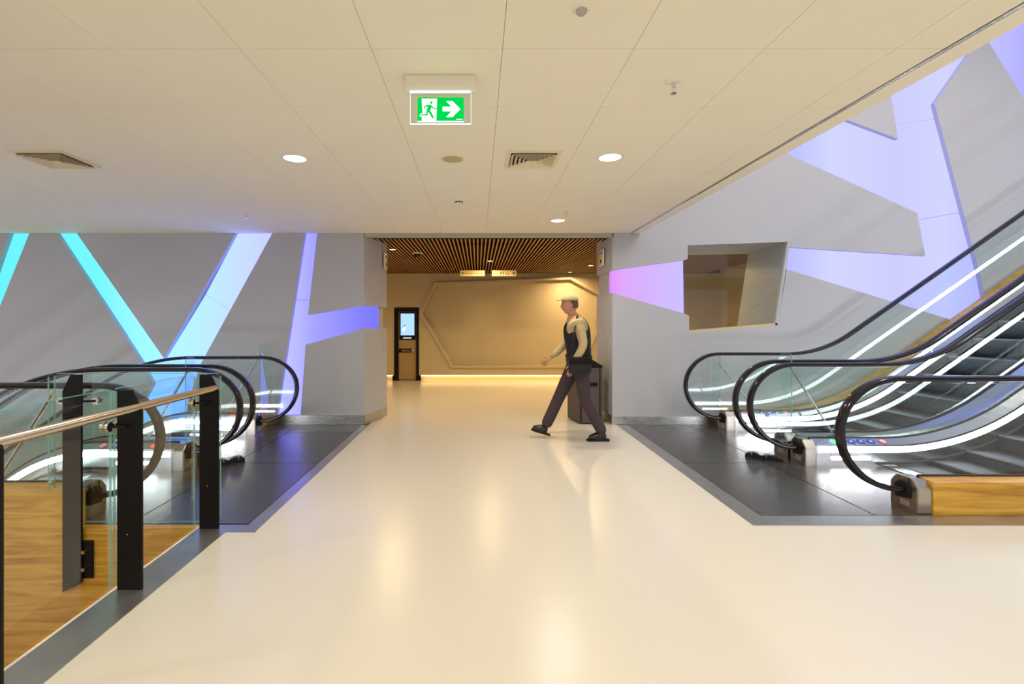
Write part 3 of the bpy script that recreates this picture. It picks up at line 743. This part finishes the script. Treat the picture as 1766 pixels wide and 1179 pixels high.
par(r, obj('sensor_dome', lz([(0, -.030), (.012, -.028), (.020, -.020), (.023, -.010)], (.412, 1.925, CEIL), 24), M['bulk'], smooth=True))

# exit sign
EY = 2.45
r = thing('exit_sign', 'lit green running-man exit sign with arrow pointing right, hanging from the ceiling', 'exit sign', ((759-PX0)*EY/F, EY, CEIL))
x0, _ = at(699, 0, EY); x1, _ = at(820, 0, EY); zb = at(0, 157, EY)[1]
b = pz([(EY-.01, CEIL), (EY+.07, CEIL), (EY+.07, zb+.02), (EY+.055, zb), (EY+.0, zb), (EY-.015, zb+.02)], x0, x1, axes='yz')
bmesh.ops.bevel(b, geom=list(b.edges), offset=.004, segments=2, affect='EDGES')
par(r, obj('sign_housing', b, M['white']))
gx0, gz1 = at(707, 157, EY); gx1, gz0 = at(812.5, 213.5, EY)
par(r, obj('light_bar', bx(gx0, gx1-.005, EY-.002, EY+.012, zb-.005, zb+.001), M['exitw']))
pane = par(r, obj('sign_pane', bx(gx0, gx1, EY+.002, EY+.008, gz0, zb-.005), M['glassr']))
for q in ((gx0, gx0+.0018, gz0, gz1), (gx1-.0018, gx1, gz0, gz1), (gx0, gx1, gz0, gz0+.0035)):
    par(r, obj('lit_pane_edge', bx(q[0], q[1], EY+.0015, EY+.0085, q[2], q[3]), M['exitw']))
def E(px, py): return at(px, py, EY)
sx0, sz1 = E(720, 168); sx1, sz0 = E(800, 208.5)
pic = par(r, obj('sign_face', bx(sx0, sx1, EY-.001, EY+.001, sz0, sz1), M['exitg']))
par(r, obj('sign_back_edge', bx(sx0, sx1, EY-.001, EY+.001, sz0-.006, sz0), M['exitw']))
def ep(pts, m, name, lay):
    return obj(name, pz([E(x/8.42+660, y/8.42+100) for x, y in pts], EY-.001-.0008*lay, EY-.001-.0008*(lay-1)), m, pic)
ep([(567, 592), (790, 592), (778, 912), (570, 912), (567, 850), (533, 850), (545, 815), (580, 800)], M['exitw'], 'door_pictogram', 1)
ep([(870, 708), (1000, 708), (920, 628), (1015, 628), (1130, 742), (1015, 858), (920, 858), (1000, 776), (870, 776)], M['exitw'], 'arrow', 1)
ep([(1070, 886), (1160, 886), (1160, 896), (1070, 896)], M['exitw'], 'small_mark', 1)
hc = E(707/8.42+660, 650/8.42+100)
par(r, obj('figure_head', cy((hc[0], EY-.0018, hc[1]), (hc[0], EY-.0027, hc[1]), .0066, 20), M['exitg']))
ep([(640, 684), (700, 682), (722, 700), (748, 726), (788, 734), (788, 746), (742, 742), (712, 718), (690, 765), (722, 812), (745, 876), (718, 878), (690, 826), (662, 785), (655, 835), (560, 835), (552, 822), (636, 815), (640, 760), (652, 702), (628, 706), (606, 742), (592, 734), (615, 695)], M['exitg'], 'figure_body', 2)

# corridor ceiling lights, camera dome, signs
def amber(x, y, label, w_=.11, watts=22):
    r = thing('slat_ceiling_lamp', label, 'ceiling light', (x, y, ztopc))
    par(r, obj('lamp_housing', lz([(w_/2, .0), (w_/2+.01, .0), (w_/2+.01, .05), (0, .05)], (x, y, ztopc-.004), 28), M['black'], smooth=True))
    par(r, obj('lens', lz([(0, .004), (w_/2, .004)], (x, y, ztopc-.004), 28), M['amberlens']))
    lampobj(r, (x, y, ztopc-.02), w_*.9, watts, AMBER)
amber(-1.40, 7.95, 'amber lamp in the slatted ceiling by the left corridor pillar')
amber(.24, 9.45, 'bright lamp in the middle of the slatted ceiling, above the hanging signs')
amber(2.38, 10.2, 'amber lamp in the slatted ceiling by the right corridor pillar')
amber(2.20, 11.55, 'small lamp at the back edge of the slatted ceiling lighting the wall', .10, 20)
amber(-3.4, 9.6, 'amber lamp in the slatted ceiling hidden left of the corridor mouth')
amber(3.6, 8.9, 'amber lamp in the slatted ceiling seen only through the wall window side')
r = thing('camera_dome', 'dark security camera dome with white rim under the slatted ceiling', 'security camera', (-1.04, 8.35, ztopc))
par(r, obj('dome_rim', lz([(.0, 0), (.085, 0), (.085, -.018), (.07, -.022)], (-1.04, 8.35, ztopc), 32), M['white'], smooth=True))
par(r, obj('dome', lz([(.070, -.018), (.062, -.05), (.040, -.078), (0, -.09)], (-1.04, 8.35, ztopc), 32), M['rubber'], smooth=True))
SY = 9.9
def hsign(px0, px1, label):
    x0, z1 = at(px0, 466.0, SY); x1, z0 = at(px1, 476, SY)
    r = thing('hanging_sign', label, 'sign', ((x0+x1)/2, SY, z1))
    par(r, obj('sign_board', bx(x0, x1, SY, SY+.03, z0, z1, bev=.003), M['signw']))
    par(r, obj('red_edge', bx(x0+.02, x1-.02, SY-.001, SY+.031, z1, z1+.008), M['red']))
    for xx in (x0+.05, x1-.05): par(r, obj('hanger', cy((xx, SY+.015, z1), (xx, SY+.015, ztopc+.05), .004, 8), M['black']))
    return r, x0, x1, z0, z1
def arrow(r, cx_, cz_, s_, d_):
    pts = [(-.5, -.07), (.15, -.07), (-.08, -.36), (.12, -.36), (.5, 0), (.12, .36), (-.08, .36), (.15, .07), (-.5, .07)]
    par(r, obj('arrow', pz([(cx_+d_*p[0]*s_, cz_+p[1]*s_) for p in pts], SY-.002, SY), M['ink']))
r, x0, x1, z0, z1 = hsign(793.5, 836, 'cream hanging sign with left arrow and lettering'); zc = (z0+z1)/2
arrow(r, x0+.065, zc, .075, -1)
t_ = text('Bezoekerscentrum', .045, M['ink'], (x0+.115, SY-.001, zc-.015), (PI/2, 0, 0), None); par(r, t_)
r, x0, x1, z0, z1 = hsign(848, 890.5, 'cream hanging sign with toilet pictograms and right arrow')
arrow(r, x1-.06, zc, .075, 1)
def man(cx_, woman):
    b = bmesh.new(); cyl(b, (cx_, SY-.002, zc+.032), (cx_, SY, zc+.032), .008, 12)
    prism(b, [(cx_-.008, zc+.022), (cx_+.008, zc+.022), (cx_+(.016 if woman else .008), zc-.012), (cx_+.005, zc-.012), (cx_+.005, zc-.04), (cx_-.005, zc-.04), (cx_-.005, zc-.012), (cx_-(.016 if woman else .008), zc-.012)], SY-.002, SY)
    par(r, obj('pictogram', b, M['ink']))
man(x0+.19, True); man(x0+.235, False)
def seated(cx_):
    b = bmesh.new(); cyl(b, (cx_-.008, SY-.002, zc+.028), (cx_-.008, SY, zc+.028), .006, 12)
    prism(b, [(cx_-.013, zc+.02), (cx_-.003, zc+.02), (cx_, zc-.004), (cx_+.014, zc-.006), (cx_+.024, zc-.03), (cx_+.016, zc-.032), (cx_+.008, zc-.014), (cx_-.012, zc-.012)], SY-.002, SY)
    prism(b, [(cx_+.014*math.cos(a)-.002, zc-.018+.014*math.sin(a)) for a in [PI*.8+i*PI*1.1/8 for i in range(9)]]+[(cx_+.009*math.cos(a)-.002, zc-.018+.009*math.sin(a)) for a in [PI*1.9-i*PI*1.1/8 for i in range(9)]], SY-.002, SY)
    par(r, obj('pictogram', b, M['ink']))
seated(x0+.285); seated(x0+.335)
# plaques on the return walls
for sd, x, y0, y1, z0, z1, lab in ((1, -1.415, 7.27, 7.47, 2.24, 2.48, 'small framed plaque on the left corridor pillar'), (-1, 1.842, 7.05, 7.28, 2.26, 2.50, 'small framed plaque on the right corridor pillar')):
    r = thing('wall_plaque', lab, 'plaque', (x, (y0+y1)/2, z0))
    a, b = sorted((x, x+sd*.022)); par(r, obj('plaque_frame', bx(a, b, y0, y1, z0, z1, bev=.003), M['white']))
    c = b if sd > 0 else a; a2, b2 = sorted((c, c+sd*.003)); par(r, obj('plaque_face', bx(a2, b2, y0+.02, y1-.02, z0+.02, z1-.06), M['signw']))
    par(r, obj('plaque_pictogram', bx(a2-.001, b2+.001, (y0+y1)/2-.03, (y0+y1)/2+.03, z0+.05, z0+.10), M['ink']))
    par(r, obj('plaque_heading', bx(a2-.001, b2+.001, y0+.02, y1-.02, z1-.055, z1-.04), M['red']))

# ------------------------------------------------------------------ grey cabinet behind the walker
r = thing('loudspeaker_cabinet', 'tall dark grey loudspeaker cabinet with side handle standing at the right corridor pillar', 'loudspeaker', (1.55, 7.0, 0))
plan = [(1.43, 6.80), (1.735, 6.80), (1.76, 6.84), (1.76, 7.26), (1.46, 7.36), (1.35, 7.28), (1.335, 7.20)]
b = pz(plan, .02, .80, axes='xy'); bmesh.ops.bevel(b, geom=list(b.edges), offset=.008, segments=2, affect='EDGES')
par(r, obj('cabinet_body', b, M['speaker']))
cpl = [(1.545+(p[0]-1.545)*1.03, 7.05+(p[1]-7.05)*1.03) for p in plan]
b = pz(cpl, .80, .825, axes='xy'); par(r, obj('cabinet_top', b, M['black']))
b = bmesh.new(); tp = [bm_ for bm_ in ()]
lo = [b.verts.new((p[0], p[1], .825)) for p in plan]; hi = [b.verts.new((1.50+(p[0]-1.50)*.35, 7.1+(p[1]-7.1)*.35, .93)) for p in plan]
for i in range(7): b.faces.new((lo[i], lo[(i+1) % 7], hi[(i+1) % 7], hi[i]))
b.faces.new(hi); b.faces.new(lo[::-1]); par(r, obj('cabinet_hood', b, M['black']))
par(r, obj('handle_recess', bx(1.57, 1.68, 6.792, 6.802, .535, .59, bev=.004), M['dark']))
par(r, obj('handle_grip', bx(1.575, 1.675, 6.785, 6.795, .556, .570, bev=.003), M['black']))
par(r, obj('maker_badge', bx(1.565, 1.65, 6.792, 6.801, .075, .115, bev=.002), M['badge']))
for q in (1.45, 1.715): par(r, obj('corner_bead', bx(q-.005, q+.005, 6.792, 6.802, .04, .78), M['black']))

# ------------------------------------------------------------------ the walking man
PYY = 5.94
root = thing('person', 'man walking left in black vest, dark trousers and pale cap, black bag at his hip', 'person', (1.22, PYY, 0))
def skin(name, verts, edges, rads, m, parent, sub=2, root_i=0):
    me = bpy.data.meshes.new(name); me.from_pydata([Vector(v) for v in verts], edges, [])
    o = bpy.data.objects.new(name, me); C.objects.link(o)
    md = o.modifiers.new('skin', 'SKIN'); md.use_smooth_shade = True
    for i, rd in enumerate(rads):
        sv = me.skin_vertices[0].data[i]; sv.radius = rd if isinstance(rd, tuple) else (rd, rd); sv.use_root = (i == root_i)
    ss = o.modifiers.new('sub', 'SUBSURF'); ss.levels = sub; ss.render_levels = sub
    dg = bpy.context.evaluated_depsgraph_get(); dg.update()
    nm = bpy.data.meshes.new_from_object(o.evaluated_get(dg)); bpy.data.objects.remove(o)
    nm.materials.clear(); oo = link(name, nm, m); 
    if parent: par(parent, oo)
    nm.polygons.foreach_set('use_smooth', [True]*len(nm.polygons))
    return oo
Y = PYY
hipc = (1.24, Y, .95)
# near side (towards the camera, -y) leg is the planted rear leg
near_leg = [(1.25, Y-.09, .92), (1.27, Y-.09, .72), (1.29, Y-.09, .50), (1.40, Y-.09, .30), (1.50, Y-.09, .10)]
far_leg = [(1.22, Y+.09, .92), (1.12, Y+.09, .72), (1.01, Y+.09, .50), (.92, Y+.09, .30), (.84, Y+.09, .13)]
sp = [(1.24, Y, .95), (1.235, Y, 1.08), (1.225, Y, 1.22), (1.205, Y, 1.36), (1.19, Y, 1.46), (1.165, Y, 1.53), (1.145, Y, 1.60)]
sh_n, sh_f = (1.205, Y-.17, 1.42), (1.205, Y+.17, 1.42)
arm_n = [sh_n, (1.25, Y-.22, 1.17), (1.22, Y-.23, 1.10), (1.12, Y-.22, .93)]
arm_f = [sh_f, (1.12, Y+.22, 1.18), (1.06, Y+.22, 1.10), (.92, Y+.20, .98)]
V = sp+near_leg+far_leg+arm_n+arm_f
Eg = [(i, i+1) for i in range(6)]+[(0, 7), (7, 8), (8, 9), (9, 10), (10, 11), (0, 12), (12, 13), (13, 14), (14, 15), (15, 16), (4, 17), (17, 18), (18, 19), (19, 20), (4, 21), (21, 22), (22, 23), (23, 24)]
Rd = [(.12, .14), (.11, .125), (.115, .14), (.12, .155), (.09, .12), .052, .052]+[.085, .075, .055, .05, .036]*2+[.05, .042, .038, .026]*2
body = skin('body', V, Eg, Rd, M['skin'], root)
# head with face, shaped from a sphere
def headshape(m):
    b = bmesh.new(); bmesh.ops.create_uvsphere(b, u_segments=32, v_segments=24, radius=1)
    for v in b.verts:
        x, y_, z = v.co      # face looks to -x
        s_ = 1.0
        f = max(0, -x)
        if z < -.1: k = 1+.28*(z+.1); y_ *= k; x = x*(1+.18*(z+.1)) if x > 0 else x*(1+.05*(z+.1))
        px_ = x
        if f > .5: px_ -= .16*math.exp(-((y_/.13)**2+((z+.12)/.20)**2))*1.0      # nose
        if f > .5: px_ += .07*math.exp(-(((abs(y_)-.36)/.16)**2+((z-.12)/.13)**2))  # eye sockets
        if f > .4: px_ -= .05*math.exp(-((y_/.3)**2+((z+.50)/.07)**2))           # lips
        if f > .3: px_ -= .09*math.exp(-((y_/.25)**2+((z+.85)/.15)**2))          # chin
        v.co = Vector((px_*.098, y_*.076, z*.118))
    bmesh.ops.rotate(b, cent=(0, 0, 0), matrix=Matrix.Rotation(-.08, 3, 'Y'), verts=b.verts)
    bmesh.ops.translate(b, vec=(1.125, Y, 1.645), verts=b.verts)
    return par(root, obj('head', b, m, smooth=True))
hd = headshape(M['skin'])
def sub(o, parent): o.parent = parent; o.matrix_parent_inverse = parent.matrix_world.inverted() if False else Matrix.Translation(-root.location); return o
def ball(name, c, r3, m, seg=16):
    b = bmesh.new(); bmesh.ops.create_uvsphere(b, u_segments=seg, v_segments=seg//2+2, radius=1)
    bmesh.ops.scale(b, vec=r3, verts=b.verts); bmesh.ops.translate(b, vec=c, verts=b.verts); return par(root, obj(name, b, m, smooth=True))
for s_ in (-1, 1):
    ball('ear', (1.132, Y+s_*.076, 1.64), (.018, .009, .030), M['skin'])
    ball('eye', (1.043, Y+s_*.028, 1.658), (.007, .010, .007), M['ink'])
    ball('eyebrow', (1.036, Y+s_*.028, 1.682), (.006, .016, .004), M['hair'])
ball('mouth', (1.040, Y, 1.588), (.008, .020, .004), M['red'])
# hair at the back and sides, cap on top
b = bmesh.new(); bmesh.ops.create_uvsphere(b, u_segments=28, v_segments=18, radius=1)
bmesh.ops.delete(b, geom=[v for v in b.verts if v.co.z < -.45 or (v.co.x < -.15 and v.co.z < .5)], context='VERTS')
bmesh.ops.scale(b, vec=(.104, .082, .122), verts=b.verts); bmesh.ops.translate(b, vec=(1.130, Y, 1.650), verts=b.verts); par(root, obj('hair', b, M['hair'], smooth=True))
b = bmesh.new(); bmesh.ops.create_uvsphere(b, u_segments=28, v_segments=18, radius=1)
bmesh.ops.delete(b, geom=[v for v in b.verts if v.co.z < -.02], context='VERTS')
bmesh.ops.scale(b, vec=(.112, .088, .080), verts=b.verts); bmesh.ops.translate(b, vec=(1.126, Y, 1.700), verts=b.verts)
capo = par(root, obj('flat_cap', b, M['capc'], smooth=True))
b = pz([(1.06+.07*math.cos(a)*1.35, Y+.068*math.sin(a)) for a in [PI/2+i*PI/14 for i in range(15)]], 1.700, 1.707, axes='xy')
par(root, obj('cap_peak', b, M['capc']))
# hands: palm and five fingers
def hand(w_, d_, side_, m):
    w_ = Vector(w_); d_ = Vector(d_).normalized(); lat = Vector((0, 0, 1)).cross(d_).normalized(); up_ = d_.cross(lat)
    palm = [w_, w_+d_*.035, w_+d_*.075]
    vs = list(palm); es = [(0, 1), (1, 2)]; rd = [(.024, .020), (.034, .014), (.036, .013)]
    skin('hand', vs, es, rd, m, root, 2)
    a = up_
    for k, L_ in enumerate((.068, .078, .072, .056)):
        base = w_+d_*.070+a*(.027-.018*k); c = lat*side_*.35
        p1 = base+d_*L_*.45+c*.012; p2 = p1+(d_+c).normalized()*L_*.33; p3 = p2+(d_+c*2.2).normalized()*L_*.27
        skin('finger', [base, p1, p2, p3], [(0, 1), (1, 2), (2, 3)], [.0085, .0082, .0075, .006], m, root, 1)
    tb = w_+d_*.025+a*.026; skin('finger', [tb, tb+(d_*.6+a*.8).normalized()*.032, tb+(d_*.9+a*.6).normalized()*.060], [(0, 1), (1, 2)], [.011, .0095, .007], m, root, 1)
hand(arm_n[3], (-.35, 0, -1), 1, M['skin']); hand(arm_f[3], (-.75, 0, -.7), -1, M['skin'])
# clothes
tr = [(1.24, Y, .96)]+[(p[0], p[1], p[2]) for p in near_leg[:-1]]+[(1.520, Y-.09, .075)]+list(far_leg[:-1])+[(.835, Y+.09, .125)]
skin('trousers', tr, [(0, 1), (1, 2), (2, 3), (3, 4), (4, 5), (0, 6), (6, 7), (7, 8), (8, 9), (9, 10)], [(.112, .135), .108, .094, .076, .074, .070]+[.108, .094, .076, .074, .070], M['trouser'], root)
skin('vest', [(1.245, Y, .93), (1.24, Y, 1.05), (1.23, Y, 1.20), (1.21, Y, 1.34), (1.195, Y, 1.44), (1.18, Y, 1.485)], [(i, i+1) for i in range(5)], [(.142, .172), (.134, .160), (.142, .172), (.150, .188), (.130, .150), (.088, .092)], M['vest'], root)
skin('shirt', [(1.225, Y, 1.15), (1.21, Y, 1.32), (1.195, Y, 1.42), (1.175, Y, 1.50), (1.160, Y, 1.545)]+[tuple(a) for a in (arm_n[0], Vector(arm_n[0]).lerp(Vector(arm_n[1]), .5), arm_f[0], Vector(arm_f[0]).lerp(Vector(arm_f[1]), .5))], [(0, 1), (1, 2), (2, 3), (3, 4), (2, 5), (5, 6), (2, 7), (7, 8)], [(.118, .145), (.125, .165), (.116, .150), .082, .072, .072, .064, .072, .064], M['shirt'], root)
for a in (arm_n, arm_f):
    st = Vector(sp[4])*.6+Vector(a[0])*.4; e_ = Vector(a[2]).lerp(Vector(a[3]), .85)
    skin('shirt_sleeve', [st, a[0], a[1], a[2], e_], [(0, 1), (1, 2), (2, 3), (3, 4)], [.068, .070, .056, .052, .040], M['shirt'], root)
def shoe(heel, toe, y_, m):
    h = Vector((heel[0], y_, heel[1])); t = Vector((toe[0], y_, toe[1])); d_ = t-h
    skin('shoe', [h+Vector((.015, 0, .055)), h+d_*.35+Vector((0, 0, .060)), h+d_*.72+Vector((0, 0, .046)), t+Vector((-.004, 0, .034))], [(0, 1), (1, 2), (2, 3)], [(.050, .056), (.052, .062), (.052, .044), (.040, .030)], m, root)
    b = bmesh.new(); n = Vector((-d_.normalized().z, 0, d_.normalized().x)); n = -n if n.z < 0 else n
    prof = [(-.20, .022), (-.14, .036), (.3, .034), (.7, .044), (1.0, .038), (1.10, .016)]
    lo_ = [h+d_*a+Vector((0, s_*w_, 0)) for s_ in (1, -1) for a, w_ in (prof if s_ == 1 else prof[::-1])]
    va = [b.verts.new(p+n*.002) for p in lo_]; vb = [b.verts.new(p+n*.022) for p in lo_]; N_ = len(lo_)
    b.faces.new(va); b.faces.new(vb[::-1])
    for i in range(N_): b.faces.new((va[i], va[(i+1) % N_], vb[(i+1) % N_], vb[i]))
    par(root, obj('shoe_sole', b, M['dark']))
shoe((1.545, .002), (1.335, .002), Y-.09, M['shoe']); shoe((.86, .030), (.68, .085), Y+.09, M['shoe'])
# bag (held by the man: its own thing)
r = thing('shoulder_bag', 'black soft bag hanging at the hip of the walking man', 'bag', (1.20, Y-.22, .86))
b = bx(1.07, 1.33, Y-.30, Y-.20, .83, 1.02, bev=.03); par(r, obj('bag_body', b, M['vest'], smooth=True))
b = bx(1.065, 1.335, Y-.308, Y-.195, .94, 1.028, bev=.02); par(r, obj('bag_flap', b, M['black'], smooth=True))
o = skin('bag_strap', [(1.10, Y-.28, 1.0), (1.12, Y-.27, 1.25), (1.19, Y-.14, 1.52), (1.28, Y-.215, 1.25), (1.31, Y-.25, 1.0)], [(0, 1), (1, 2), (2, 3), (3, 4)], [(.014, .004)]*5, M['vest'], r, 1)
